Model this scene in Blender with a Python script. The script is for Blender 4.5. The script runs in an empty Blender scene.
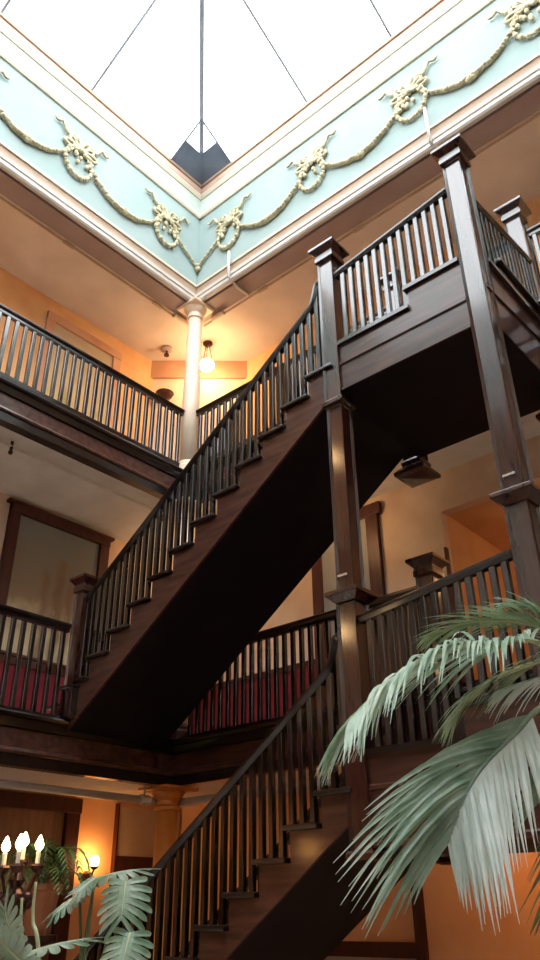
import bpy, bmesh, math, random
from mathutils import Vector, Matrix
random.seed(7)
C = bpy.context.scene
COL = C.collection
ZO = 2.0                      # camera height above the lobby floor; heights below are given relative to the eye
V = Vector

# ------------------------------------------------------------------ materials
def new_mat(name):
    m = bpy.data.materials.new(name); m.use_nodes = True
    nt = m.node_tree; b = nt.nodes['Principled BSDF']
    return m, nt, b

def noise_mat(name, c1, c2, scale=6.0, rough=0.6, spec=0.3, bump=0.0, stretch=(1, 1, 1), detail=5.0, coat=0.0, lo=0.35, hi=0.65, metal=0.0, cior=1.5):
    m, nt, b = new_mat(name)
    tc = nt.nodes.new('ShaderNodeTexCoord'); mp = nt.nodes.new('ShaderNodeMapping')
    mp.inputs['Scale'].default_value = stretch
    nz = nt.nodes.new('ShaderNodeTexNoise'); nz.inputs['Scale'].default_value = scale; nz.inputs['Detail'].default_value = detail
    cr = nt.nodes.new('ShaderNodeValToRGB')
    cr.color_ramp.elements[0].position = lo; cr.color_ramp.elements[0].color = (*c1, 1)
    cr.color_ramp.elements[1].position = hi; cr.color_ramp.elements[1].color = (*c2, 1)
    L = nt.links
    L.new(tc.outputs['Object'], mp.inputs['Vector']); L.new(mp.outputs['Vector'], nz.inputs['Vector'])
    L.new(nz.outputs['Fac'], cr.inputs['Fac']); L.new(cr.outputs['Color'], b.inputs['Base Color'])
    b.inputs['Roughness'].default_value = rough; b.inputs['Specular IOR Level'].default_value = spec
    b.inputs['Coat Weight'].default_value = coat; b.inputs['Coat Roughness'].default_value = 0.12; b.inputs['Coat IOR'].default_value = cior
    b.inputs['Metallic'].default_value = metal
    if bump:
        bp = nt.nodes.new('ShaderNodeBump'); bp.inputs['Strength'].default_value = bump; bp.inputs['Distance'].default_value = 0.02
        L.new(nz.outputs['Fac'], bp.inputs['Height']); L.new(bp.outputs['Normal'], b.inputs['Normal'])
    return m

M = {}
M['wood']    = noise_mat('dark_wood', (.024, .006, .004), (.056, .015, .009), 3.0, .34, .15, 0, (6, 6, .8), 6, 1.0, cior=1.75)
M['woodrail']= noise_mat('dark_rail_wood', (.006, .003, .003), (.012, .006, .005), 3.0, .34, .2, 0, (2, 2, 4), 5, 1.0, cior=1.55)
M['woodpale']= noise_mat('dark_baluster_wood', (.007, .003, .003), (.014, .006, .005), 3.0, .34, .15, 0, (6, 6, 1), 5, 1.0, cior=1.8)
M['panel']   = noise_mat('reddish_wood', (.040, .013, .008), (.092, .033, .022), 2.2, .40, .3, 0, (1, 6, 8), 6, .5)
M['soffit']  = noise_mat('black_boards_hazed', (.008, .0065, .010), (.012, .0095, .014), 3.0, .6, .15)  # black boards, lens haze painted in as a faint bluish lift
M['green']   = noise_mat('frieze_green', (.29, .37, .355), (.33, .405, .395), 1.2, .75, .2)
M['cream']   = noise_mat('cream_paint', (.58, .49, .38), (.64, .55, .44), 2.0, .6, .3)
M['white']   = noise_mat('white_moulding', (.52, .47, .42), (.58, .53, .48), 2.0, .5, .3)
M['tan']     = noise_mat('tan_edge_cove_shade', (.34, .23, .16), (.40, .28, .20), 2.0, .6, .3)  # tan top edge; also stands in for shadow in the lower cove
M['pink']    = noise_mat('pink_paint', (.56, .37, .30), (.62, .43, .35), 2.0, .6, .3)
M['brownbeam']=noise_mat('brown_beam', (.30, .22, .21), (.36, .27, .255), 1.5, .6, .3)
M['ceil']    = noise_mat('tan_ceiling', (.58, .47, .40), (.68, .57, .49), 1.3, .8, .2, .05)
M['ceilw']   = noise_mat('pressed_ceiling', (.70, .67, .63), (.80, .77, .72), 2.5, .8, .2, .1)
M['orange']  = noise_mat('lamp_orange_plaster', (.66, .34, .15), (.76, .44, .22), 1.4, .8, .2)  # warm plaster, with the lamps' orange glow put into its colour
M['terra']   = noise_mat('terracotta_plaster', (.72, .36, .18), (.82, .46, .25), 1.4, .8, .2)
M['peach']   = noise_mat('peach_plaster', (.66, .47, .35), (.80, .62, .48), 1.6, .85, .2)
M['dado']    = noise_mat('red_dado', (.15, .010, .022), (.23, .018, .032), 3.0, .6, .3)
M['outer']   = noise_mat('dark_unseen_wall', (.050, .032, .024), (.080, .052, .040), 1.4, .7, .2)  # unseen wall tone, darkened to dim the reflections in the lower woodwork
M['outerw']  = noise_mat('pale_bounce_wall', (.60, .56, .51), (.68, .64, .58), 1.4, .85, .2)  # unseen wall tone, paled to bounce daylight into the upper storeys
M['redwood'] = noise_mat('red_frame_wood', (.045, .009, .008), (.075, .016, .013), 3.0, .45, .4, 0, (4, 4, 1))
M['fauxwood']= noise_mat('rosy_frame', (.50, .24, .14), (.60, .32, .20), 2.0, .6, .3)
M['colcream']= noise_mat('cream_column', (.78, .60, .44), (.86, .68, .52), 2.0, .35, .5)
M['colorange']=noise_mat('ochre_column', (.58, .17, .03), (.70, .25, .06), 2.0, .35, .5)
M['gold']    = noise_mat('gilt_plaster', (.38, .31, .16), (.56, .50, .34), 14.0, .45, .5)
M['pipe']    = noise_mat('painted_pipe', (.55, .50, .45), (.62, .57, .52), 3.0, .5, .4)
M['ochpipe'] = noise_mat('tan_conduit', (.40, .28, .18), (.46, .33, .22), 3.0, .5, .4)
M['metal']   = noise_mat('grey_bar', (.10, .105, .13), (.14, .145, .17), 3.0, .5, .4)
M['greybar'] = noise_mat('pale_bar', (.16, .16, .18), (.20, .20, .22), 3.0, .5, .4)
M['flash']   = noise_mat('hazed_sheet', (.09, .11, .16), (.13, .16, .22), 3.0, .55, .4)  # dark sheet, paled toward blue-grey to paint in the haze
M['bronze']  = noise_mat('bronze', (.05, .022, .015), (.10, .04, .025), 8.0, .35, .5, metal=.6)
M['steel']   = noise_mat('glint_plate', (.7, .68, .66), (.8, .78, .76), 3.0, .25, .5, metal=.8)
M['floor']   = noise_mat('pale_bounce_floor', (.42, .34, .28), (.52, .44, .37), 9.0, .9, .1)  # unseen floors, made pale to bounce skylight onto the ceilings
M['door']    = noise_mat('brown_door', (.24, .13, .08), (.32, .18, .11), 2.0, .6, .3, 0, (1, 6, 1))
M['beige']   = noise_mat('beige_panel', (.44, .31, .22), (.52, .38, .28), 2.0, .7, .2)
M['greydoor']= noise_mat('grey_door', (.26, .26, .27), (.32, .31, .31), 2.0, .6, .3)
M['pot']     = noise_mat('terracotta_pot', (.35, .13, .06), (.45, .18, .09), 5.0, .7, .3)
M['soil']    = noise_mat('soil', (.03, .02, .012), (.06, .04, .025), 20.0, .95, .1)
M['wax']     = noise_mat('candle_wax', (.85, .78, .62), (.9, .84, .7), 4.0, .5, .4)
M['trunk']   = noise_mat('palm_trunk', (.16, .10, .06), (.26, .17, .10), 8.0, .8, .2, .3, (1, 1, 4))

def leaf_mat(name, c1, c2, scale, rough=.4, trans=.25):
    m = noise_mat(name, c1, c2, scale, rough, .5)
    nt = m.node_tree; b = nt.nodes['Principled BSDF']; out = nt.nodes['Material Output']
    tr = nt.nodes.new('ShaderNodeBsdfTranslucent'); mx = nt.nodes.new('ShaderNodeMixShader'); mx.inputs[0].default_value = trans
    nt.links.new(nt.nodes['Color Ramp'].outputs['Color'], tr.inputs['Color'])
    nt.links.new(b.outputs[0], mx.inputs[1]); nt.links.new(tr.outputs[0], mx.inputs[2]); nt.links.new(mx.outputs[0], out.inputs['Surface'])
    return m
M['palm']    = leaf_mat('palm_leaf', (.24, .38, .25), (.54, .66, .54), 7.0, .36)
M['palmlit']   = leaf_mat('palm_leaf_lit', (.62, .71, .64), (.82, .87, .82), 9.0, .32)  # same leaf as palm, with skylight brightness put into the colour
M['palmg']   = leaf_mat('palm_leaf_green', (.10, .19, .07), (.34, .43, .26), 7.0, .35)
M['monst']   = leaf_mat('split_leaf', (.15, .25, .15), (.42, .51, .40), 6.0, .4)
M['fern']    = leaf_mat('fern_leaf', (.05, .10, .015), (.12, .18, .03), 6.0, .5)
M['stem']    = noise_mat('pale_stem', (.42, .46, .26), (.56, .58, .36), 5.0, .5, .4)
M['stemd']   = noise_mat('green_stem', (.10, .14, .06), (.16, .20, .09), 5.0, .5, .4)

def emit_mat(name, col, s):
    m, nt, b = new_mat(name)
    b.inputs['Base Color'].default_value = (*col, 1)
    b.inputs['Emission Color'].default_value = (*col, 1); b.inputs['Emission Strength'].default_value = s
    return m
M['globe'] = emit_mat('opal_globe', (1, .68, .34), 110)
M['globedim'] = emit_mat('opal_globe_dim', (1, .60, .27), 34)
M['globelobby'] = emit_mat('opal_globe_amber', (1, .46, .12), 26)
M['bulb']  = emit_mat('warm_bulb', (1, .55, .18), 100)
M['flame'] = emit_mat('candle_flame', (1, .62, .26), 28)

def glass_mat():
    m, nt, b = new_mat('skylight_glass')
    out = nt.nodes['Material Output']
    t = nt.nodes.new('ShaderNodeBsdfTransparent'); t.inputs[0].default_value = (.97, .98, .98, 1)
    g = nt.nodes.new('ShaderNodeBsdfGlossy'); g.inputs['Roughness'].default_value = .1
    mx = nt.nodes.new('ShaderNodeMixShader'); mx.inputs[0].default_value = .04
    nt.links.new(t.outputs[0], mx.inputs[1]); nt.links.new(g.outputs[0], mx.inputs[2]); nt.links.new(mx.outputs[0], out.inputs['Surface'])
    return m
M['glass'] = glass_mat()

def mural_mat(name, sky, mid, low, accent, y0, y1, z0, z1, cols):
    """landscape painting: sky over ground with brown tower-like shapes, all in paint colour"""
    m, nt, b = new_mat(name); L = nt.links; N = nt.nodes
    tc = N.new('ShaderNodeTexCoord'); sp = N.new('ShaderNodeSeparateXYZ')
    nz = N.new('ShaderNodeTexNoise'); nz.inputs['Scale'].default_value = 3.5; nz.inputs['Detail'].default_value = 6
    L.new(tc.outputs['Object'], sp.inputs[0]); L.new(tc.outputs['Object'], nz.inputs['Vector'])
    def math_(op, a, c, clamp=False):
        n = N.new('ShaderNodeMath'); n.operation = op; n.use_clamp = clamp
        for i, q in enumerate((a, c)):
            if isinstance(q, (int, float)): n.inputs[i].default_value = q
            else: L.new(q, n.inputs[i])
        return n.outputs[0]
    zn = math_('DIVIDE', math_('SUBTRACT', sp.outputs['Z'], z0), z1 - z0)
    zz = math_('ADD', zn, math_('MULTIPLY', math_('SUBTRACT', nz.outputs['Fac'], .5), .5))
    cr = N.new('ShaderNodeValToRGB'); e = cr.color_ramp.elements
    e[0].position = .16; e[0].color = (*low, 1); e[1].position = .95; e[1].color = (*sky, 1)
    k = e.new(.42); k.color = (*mid, 1)
    L.new(zz, cr.inputs[0])
    last = cr.outputs['Color']
    yn = math_('DIVIDE', math_('SUBTRACT', sp.outputs['Y'], y0), y1 - y0)
    for (c, w, top) in cols:
        d = math_('ABSOLUTE', math_('SUBTRACT', math_('ADD', yn, math_('MULTIPLY', math_('SUBTRACT', nz.outputs['Fac'], .5), .16)), c), 0)
        msk = math_('MULTIPLY', math_('DIVIDE', math_('SUBTRACT', w+.02, d), .05, True), math_('DIVIDE', math_('SUBTRACT', top, zz), .22, True))
        msk = math_('MULTIPLY', msk, .85)
        mx = N.new('ShaderNodeMix'); mx.data_type = 'RGBA'
        L.new(msk, mx.inputs[0]); L.new(last, mx.inputs[6]); mx.inputs[7].default_value = (*accent, 1)
        last = mx.outputs[2]
    L.new(last, b.inputs['Base Color']); b.inputs['Roughness'].default_value = .7
    b.inputs['Specular IOR Level'].default_value = .2
    return m

# ------------------------------------------------------------------ mesh builder
class MB:
    def __init__(s): s.bm = bmesh.new()
    def box(s, x0, x1, y0, y1, z0, z1):
        vs = [s.bm.verts.new(p) for p in ((x0,y0,z0),(x1,y0,z0),(x1,y1,z0),(x0,y1,z0),(x0,y0,z1),(x1,y0,z1),(x1,y1,z1),(x0,y1,z1))]
        fs = [s.bm.faces.new([vs[i] for i in q]) for q in ((3,2,1,0),(4,5,6,7),(0,1,5,4),(1,2,6,5),(2,3,7,6),(3,0,4,7))]
        return fs
    def prism(s, pts, axis, a, b):
        """extrude a 2D outline (u,v) along axis from a to b; axis 'y': (u,v)=(x,z); 'x': (y,z); 'z': (x,y)"""
        def P(u, v, w):
            return {'y': (u, w, v), 'x': (w, u, v), 'z': (u, v, w)}[axis]
        A = [s.bm.verts.new(P(u, v, a)) for u, v in pts]; B = [s.bm.verts.new(P(u, v, b)) for u, v in pts]
        n = len(pts)
        s.bm.faces.new(A); s.bm.faces.new(B[::-1])
        for i in range(n): s.bm.faces.new((A[i], B[i], B[(i+1)%n], A[(i+1)%n]))
        return s
    def poly(s, pts): s.bm.faces.new([s.bm.verts.new(p) for p in pts]); return s
    def slab(s, pts, off):
        """polygon given in 3D, thickened by vector off"""
        off = V(off); A = [s.bm.verts.new(p) for p in pts]; B = [s.bm.verts.new(V(p) + off) for p in pts]; n = len(pts)
        s.bm.faces.new(A); s.bm.faces.new(B[::-1])
        for i in range(n): s.bm.faces.new((A[i], B[i], B[(i+1)%n], A[(i+1)%n]))
        return s
    def lathe(s, c, prof, n=24):
        rings = []
        for r, z in prof:
            rings.append([s.bm.verts.new((c[0] + r*math.cos(2*math.pi*i/n), c[1] + r*math.sin(2*math.pi*i/n), c[2] + z)) for i in range(n)])
        for a, b in zip(rings, rings[1:]):
            for i in range(n): s.bm.faces.new((a[i], a[(i+1)%n], b[(i+1)%n], b[i]))
        s.bm.faces.new(rings[0][::-1]); s.bm.faces.new(rings[-1])
        return s
    def sqlathe(s, c, prof):
        """stack of square sections: half-width, height"""
        rings = [[s.bm.verts.new((c[0]+r*a, c[1]+r*b, c[2]+z)) for a, b in ((-1,-1),(1,-1),(1,1),(-1,1))] for r, z in prof]
        for a, b in zip(rings, rings[1:]):
            for i in range(4): s.bm.faces.new((a[i], a[(i+1)%4], b[(i+1)%4], b[i]))
        s.bm.faces.new(rings[0][::-1]); s.bm.faces.new(rings[-1])
        return s
    def tube(s, path, r, n=8, r2=None):
        path = [V(p) for p in path]; rings = []
        m = len(path); ref = None
        for i, p in enumerate(path):
            t = (path[min(i+1, m-1)] - path[max(i-1, 0)]).normalized()
            if ref is None: ref = t.orthogonal().normalized()
            ref = (ref - t*ref.dot(t)).normalized(); q = t.cross(ref)
            rr = r if r2 is None else r + (r2 - r)*i/(m-1)
            rings.append([s.bm.verts.new(p + rr*(math.cos(2*math.pi*k/n)*ref + math.sin(2*math.pi*k/n)*q)) for k in range(n)])
        for a, b in zip(rings, rings[1:]):
            for i in range(n): s.bm.faces.new((a[i], a[(i+1)%n], b[(i+1)%n], b[i]))
        s.bm.faces.new(rings[0][::-1]); s.bm.faces.new(rings[-1])
        return s
    def sweep(s, path, prof):
        """prof: (side, up) outline; side horizontal"""
        path = [V(p) for p in path]; m = len(path); rings = []
        h0 = path[-1] - path[0]; h0.z = 0
        side = V((h0.y, -h0.x, 0)).normalized()
        for i, p in enumerate(path):
            t = (path[min(i+1, m-1)] - path[max(i-1, 0)]).normalized()
            up = side.cross(t).normalized()
            if up.z < 0: up = -up
            rings.append([s.bm.verts.new(p + a*side + b*up) for a, b in prof])
        n = len(prof)
        for a, b in zip(rings, rings[1:]):
            for i in range(n): s.bm.faces.new((a[i], a[(i+1)%n], b[(i+1)%n], b[i]))
        s.bm.faces.new(rings[0][::-1]); s.bm.faces.new(rings[-1])
        return s
    def blob(s, c, r, sc=(1, 1, 1), u=8, v=6, rot=None):
        mt = Matrix.Translation(V(c)) @ (rot if rot else Matrix.Identity(4)) @ Matrix.Diagonal((*sc, 1))
        bmesh.ops.create_uvsphere(s.bm, u_segments=u, v_segments=v, radius=r, matrix=mt); return s
    def build(s, name, mat, parent=None, bevel=0.0, smooth=False, base=None):
        bm = s.bm
        bmesh.ops.recalc_face_normals(bm, faces=bm.faces)
        off = V((0, 0, ZO))
        if parent: off = off - V(parent['_w'])
        elif base: off = off - (V(base) + V((0, 0, ZO)))
        for v in bm.verts: v.co += off
        me = bpy.data.meshes.new(name); bm.to_mesh(me); bm.free()
        me.materials.append(M[mat] if isinstance(mat, str) else mat)
        if smooth:
            for p in me.polygons: p.use_smooth = True
        o = bpy.data.objects.new(name, me); COL.objects.link(o)
        if parent: o.parent = parent
        elif base: o.location = V(base) + V((0, 0, ZO))
        if bevel:
            bv = o.modifiers.new('bevel', 'BEVEL'); bv.width = bevel; bv.segments = 2; bv.limit_method = 'ANGLE'
        o['_w'] = list(parent['_w']) if parent else (list(V(base) + V((0, 0, ZO))) if base else [0, 0, 0])
        return o

def tag(o, label, cat, group=None):
    o['label'] = label; o['category'] = cat
    if group: o['group'] = group
    return o
def thing(name, loc, label, cat, group=None):
    o = bpy.data.objects.new(name, None); COL.objects.link(o)
    o.empty_display_size = .1
    o.location = V(loc) + V((0, 0, ZO)); o['_w'] = list(o.location)
    return tag(o, label, cat, group)
def struct(o):
    o['kind'] = 'structure'; return o
def sbox(name, mat, x0, x1, y0, y1, z0, z1, bevel=0):
    b = MB(); b.box(x0, x1, y0, y1, z0, z1); return struct(b.build(name, mat, None, bevel))
def dup(root, dz=0.0, dx=0.0, dy=0.0, label=None, group=None):
    r = root.copy(); COL.objects.link(r); r.location = root.location + V((dx, dy, dz))
    r['_w'] = list(r.location)
    if label: r['label'] = label
    if group: r['group'] = group
    for ch in list(root.children):
        c = ch.copy(); COL.objects.link(c); c.parent = r
        for g in list(ch.children):
            d = g.copy(); COL.objects.link(d); d.parent = c
    return r

def bez(P, n):
    """smooth curve through points (Catmull-Rom)"""
    P = [V(p) for p in P]; Q = [P[0]*2 - P[1]] + P + [P[-1]*2 - P[-2]]; out = []
    segs = len(P)-1
    for i in range(n+1):
        t = i/n*segs; k = min(int(t), segs-1); t -= k
        a, b, c, d = Q[k:k+4]
        out.append(.5*((2*b) + (c-a)*t + (2*a-5*b+4*c-d)*t*t + (3*b-a-3*c+d)*t**3))
    return out

# ------------------------------------------------------------------ key dimensions (eye at z = 0)
H = 3.85
F1, F2, F3 = -2.0, 1.85, 5.70
XC, YC = -7.42, 6.71          # corner of the light well
XW, YW = -9.10, 8.40          # gallery walls
XR, YF = 2.18, -2.89          # other sides of the well
XO, YO = 3.9, -4.6            # outer walls, never in view
CZ = 9.0                      # top gallery ceiling

# ------------------------------------------------------------------ shell
sbox('floor', 'floor', -13.5, XO, YO, 13.2, F1-.15, F1)
T = .15
# left wall, one stretch of plaster per storey
sbox('wall_left_lobby', 'terra', XW-T, XW, YO, 8.40, F1, 1.36)
sbox('wall_left_middle', 'peach', XW-T, XW, YO, 8.40, 1.36, 5.20)
sbox('wall_left_top', 'orange', XW-T, XW, YO, 7.26, 5.20, CZ+.12)
# back walls
sbox('wall_back_lobby', 'terra', XW-T, XO, YW, YW+T, F1, 1.36)
b = MB(); b.box(XW-T, -4.24, YW, YW+T, 1.36, 5.2); b.box(-4.24, -1.2, YW, YW+T, 4.62, 5.2); b.box(-1.2, XO, YW, YW+T, 1.36, 5.2)
struct(b.build('wall_back_middle', 'peach'))
sbox('wall_back_top', 'orange', -7.85, XO, YW, YW+T, 5.20, CZ+.12)
# diagonal corner of the top gallery
b = MB(); b.slab([(-9.25, 7.13, 5.2), (-7.72, 8.52, 5.2), (-7.72, 8.52, CZ+.12), (-9.25, 7.13, CZ+.12)], (-.10, .11, 0)); struct(b.build('wall_corner_top', 'peach'))
# unseen outer walls: dark below for dim reflections, pale above to bounce daylight
sbox('wall_right_lower', 'outer', XO, XO+T, YO, 8.55, F1, 3.2)
sbox('wall_right_upper', 'outerw', XO, XO+T, YO, 8.55, 3.2, CZ+.12)
sbox('wall_front_lower', 'outer', XW-T, XO+T, YO-T, YO, F1, 3.2)
sbox('wall_front_upper', 'outerw', XW-T, XO+T, YO-T, YO, 3.2, CZ+.12)
# gallery slabs: walkway floors with plaster undersides
def slabs(tag_, z, mat, umat):
    b = MB(); b.box(XW, XC-.16, YO, YW, z-.38, z-.05); b.box(XC-.16, XO, YC+.16, YW, z-.38, z-.05)
    struct(b.build('floor_'+tag_, mat))
    b = MB(); b.box(XW, XC-.12, YO, YW, z-.50, z-.382); b.box(XC-.12, XO, YC+.12, YW, z-.50, z-.382)
    struct(b.build('ceiling_under_'+tag_, umat))
slabs('middle', F2, 'floor', 'ceil')
slabs('top', F3, 'floor', 'ceilw')
# fascia boards round the gallery edges
def fascia(n, z):
    # profiles measured outward from the edge plane: nosing, board, bead and lower lip
    for k, (mt_, prof) in enumerate((('woodrail', [(-.16, 0), (.075, 0), (.085, -.02), (.075, -.05), (.04, -.06), (.025, -.15), (-.05, -.16), (-.16, -.16)]),
                      ('panel', [(-.16, -.16), (.0, -.16), (.0, -.345), (.03, -.36), (.04, -.385), (.03, -.41), (-.16, -.41)]),
                      ('woodrail', [(-.16, -.41), (.012, -.41), (.012, -.53), (-.12, -.53), (-.16, -.50)]))):
        b = MB(); b.prism([(XC + p, z + q) for p, q in prof], 'y', YO, YC+.1)
        struct(b.build('trim_%d' % (n+2*k), mt_))
        b = MB(); b.prism([(YC - p, z + q) for p, q in prof], 'x', XC-.1, XO)
        struct(b.build('trim_%d' % (n+2*k+1), mt_))
fascia(18, F2); fascia(24, F3)
# top ceiling round the well, beam soffit beside the well
b = MB()
b.box(-13.3, XC-.36, YO, 12.9, CZ+.02, CZ+.14); b.box(XC-.36, XO, YC+.36, 12.9, CZ+.02, CZ+.14)
b.box(XR+.1, XO, YO, YC+.36, CZ+.02, CZ+.14); b.box(XC-.36, XR+.1, YO, YF-.1, CZ+.02, CZ+.14)
struct(b.build('ceiling', 'ceil'))
b = MB(); b.box(XC-.36, XC-.03, YF-.1, YC+.36, CZ-.02, CZ+.2); b.box(XC-.03, XR+.1, YC+.03, YC+.36, CZ-.02, CZ+.2)
struct(b.build('trim_5', 'brownbeam'))
# well walls (frieze)
WT = 11.95
sbox('wall_frieze_left', 'green', XC-.2, XC, YF, YC+.2, CZ+.2, 11.10)
sbox('wall_frieze_back', 'green', XC, XR, YC, YC+.2, CZ+.2, 11.10)
sbox('wall_frieze_right', 'green', XR, XR+.2, YF, YC+.2, CZ, 11.10)
sbox('wall_frieze_front', 'green', XC-.2, XR+.2, YF-.2, YF, CZ, 11.10)
def mould(name, mat, prof, near=True):
    b = MB()
    b.prism([(XC + p, q) for p, q in prof], 'y', YF, YC - 0)
    b.prism([(YC - p, q) for p, q in prof], 'x', XC, XR)
    return struct(b.build(name, mat))
mould('trim_6', 'white', [(0, 9.0), (.05, 9.0), (.075, 9.03), (.075, 9.08), (.055, 9.09), (.055, 9.12), (.075, 9.13), (.075, 9.19), (.04, 9.22), (0, 9.22)])
mould('trim_7', 'tan', [(0, 9.22), (.04, 9.22), (.02, 9.30), (.02, 9.40), (0, 9.40)])  # cove shadow put into the tan colour
mould('trim_8', 'cream', [(0, 9.40), (.045, 9.40), (.045, 9.45), (0, 9.47)])
mould('trim_9', 'cream', [(-.2, 11.10), (.03, 11.10), (.05, 11.14), (.03, 11.22), (0, 11.24), (-.2, 11.24)])
def stencil_mat():
    m = noise_mat('stencil_band', (.45, .51, .47), (.52, .57, .52), 1.5, .7, .2)
    nt = m.node_tree; L = nt.links; N = nt.nodes; b = N['Principled BSDF']
    vo = N.new('ShaderNodeTexNoise'); vo.inputs['Scale'].default_value = 2.6; vo.inputs['Detail'].default_value = 3
    cr = N.new('ShaderNodeValToRGB'); cr.color_ramp.elements[0].position = .62; cr.color_ramp.elements[1].position = .68
    mx = N.new('ShaderNodeMix'); mx.data_type = 'RGBA'; mx.inputs[7].default_value = (.74, .58, .46, 1)
    L.new(N['Texture Coordinate'].outputs['Object'], vo.inputs['Vector']); L.new(vo.outputs['Fac'], cr.inputs[0])
    L.new(cr.outputs['Color'], mx.inputs[0]); L.new(N['Color Ramp'].outputs['Color'], mx.inputs[6]); L.new(mx.outputs[2], b.inputs['Base Color'])
    return m
M['stencil'] = stencil_mat()
mould('trim_10', 'stencil', [(-.2, 11.24), (0, 11.24), (0, 11.62), (-.2, 11.62)])
mould('trim_11', 'cream', [(-.2, 11.62), (.02, 11.62), (.05, 11.68), (.02, 11.78), (-.2, 11.78)])
mould('trim_12', 'pink', [(-.2, 11.78), (.03, 11.78), (.03, 11.90), (-.2, 11.90)])
mould('trim_13', 'tan', [(-.2, 11.90), (.06, 11.90), (.06, 11.97), (-.2, 11.97)])
sbox('wall_skylight_right', 'green', XR, XR+.2, YF, YC+.2, 11.1, WT)
sbox('wall_skylight_front', 'green', XC-.2, XR+.2, YF-.2, YF, 11.1, WT)

# ------------------------------------------------------------------ skylight: glazed pyramid
SL = .56
AX, AY = (XC+XR)/2, (YF+YC)/2; AZ = WT + SL*(XR-XC)/2
apex = V((AX, AY, AZ))
sk = thing('window_1', (AX, AY, WT), 'glazed pyramid skylight over the stair hall', 'skylight'); del sk['label']; del sk['category']; sk['kind'] = 'structure'
cor = [V((XC, YC, WT)), V((XR, YC, WT)), V((XR, YF, WT)), V((XC, YF, WT))]
for i in range(4):
    b = MB(); b.tube([cor[i] + V((0, 0, .03)), apex + V((0, 0, .03))], .045, 6)
    b.build('hip_bar', 'metal', sk)
for i in range(4):
    a, c = cor[i], cor[(i+1) % 4]; mid = (a+c)/2; inn = V((AX, AY, 0)) - V((mid.x, mid.y, 0)); half = inn.length; inn.normalize()
    e = (c-a).normalized(); Lg = (c-a).length
    offs = [2.60, 4.30, 5.30, 7.0]
    for q in offs:
        p = a + e*q; ln = min(q, Lg-q)
        top = p + inn*ln + V((0, 0, SL*ln))
        b = MB(); b.tube([p + V((0, 0, .03)), top + V((0, 0, .03))], .024, 5); b.build('glazing_bar', 'greybar', sk)
    qs = [0] + offs + [Lg]
    for q0, q1 in zip(qs, qs[1:]):
        def tp(q):
            ln = min(q, Lg-q); return a + e*q + inn*ln + V((0, 0, SL*ln + .05))
        pts = [a + e*q0 + V((0, 0, .05)), a + e*q1 + V((0, 0, .05)), tp(q1)]
        if q0 > 0: pts.append(tp(q0))
        if q0 < Lg/2 < q1: pts = [pts[0], pts[1], tp(q1), apex + V((0, 0, .05)), tp(q0)]
        b = MB(); b.slab(pts, (0, 0, .008)); b.build('glass_pane', 'glass', sk)
# flashing sheets in the far skylight corner, haze painted into their blue-grey
for d, nm in (((0, -1, 0), 0), ((1, 0, 0), 1)):
    d = V(d); inn = V((1, 0, 0)) if nm == 0 else V((0, -1, 0))
    c0 = cor[0] + V((0, 0, .0))
    def pt(along, up): return c0 + d*along + inn*up + V((0, 0, SL*up - .02))
    b = MB(); b.slab([pt(.0, 0), pt(.82, 0), pt(.82, .42), pt(.42, .42)], (0, 0, .015)); b.build('flashing_sheet', 'flash', sk)
    b = MB(); b.tube([pt(.82, .0), pt(.82, .82)], .02, 5); b.build('glazing_bar', 'metal', sk)

# ------------------------------------------------------------------ gilt plaster ornaments on the frieze
def wall_pt(side, u, z, off=.04):
    # u = distance from the corner
    return V((XC + off, YC - u, z)) if side == 'L' else V((XC + u, YC - off, z))
def wreath(side, u, zc, label):
    root = thing('plaster_wreath', wall_pt(side, u, zc), label, 'plaster ornament', 'gilt plaster wreaths and bows on the green frieze')
    P = lambda du, dz, off=.045: wall_pt(side, u + du*1.22, zc + dz*1.22 + .02, off)
    b = MB()
    for k in range(30):
        a = 2*math.pi*k/30
        b.blob(P(.20*math.cos(a), -.23 + .25*math.sin(a)), .030 + .014*(k % 2), (1, 1, 1.1), 6, 5)
    b.build('wreath_ring', 'gold', root, smooth=True)
    b = MB()
    for s in (-1, 1):           # bow loops
        for sp in (.0, .55, 1.05):
            pts = []
            for k in range(11):
                t = k/10*math.pi
                r = .25*math.sin(t)*(.85 if sp else 1); a = sp + .35*math.cos(t)
                pts.append(P(s*r*math.cos(a), r*math.sin(a)))
            b.tube(pts, .030, 5)
    b.blob(P(0, 0), .055, (1, 1, 1), 8, 6)
    for k in range(12): b.blob(P(random.uniform(-.17, .17), random.uniform(-.25, .12)), .036, (1, 1, 1.4), 6, 5)
    b.build('ribbon_bow', 'gold', root, smooth=True)
    for s in (-1, 1):           # fluttering tails
        pts = []
        for k in range(17):
            t = k/16
            pts.append(P(s*(.08 + .34*t), .10 + .20*t + .045*math.sin(t*12)))
        b = MB(); b.tube(pts, .036, 5, .020); b.build('ribbon_tail', 'gold', root, smooth=True)
    return root
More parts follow.
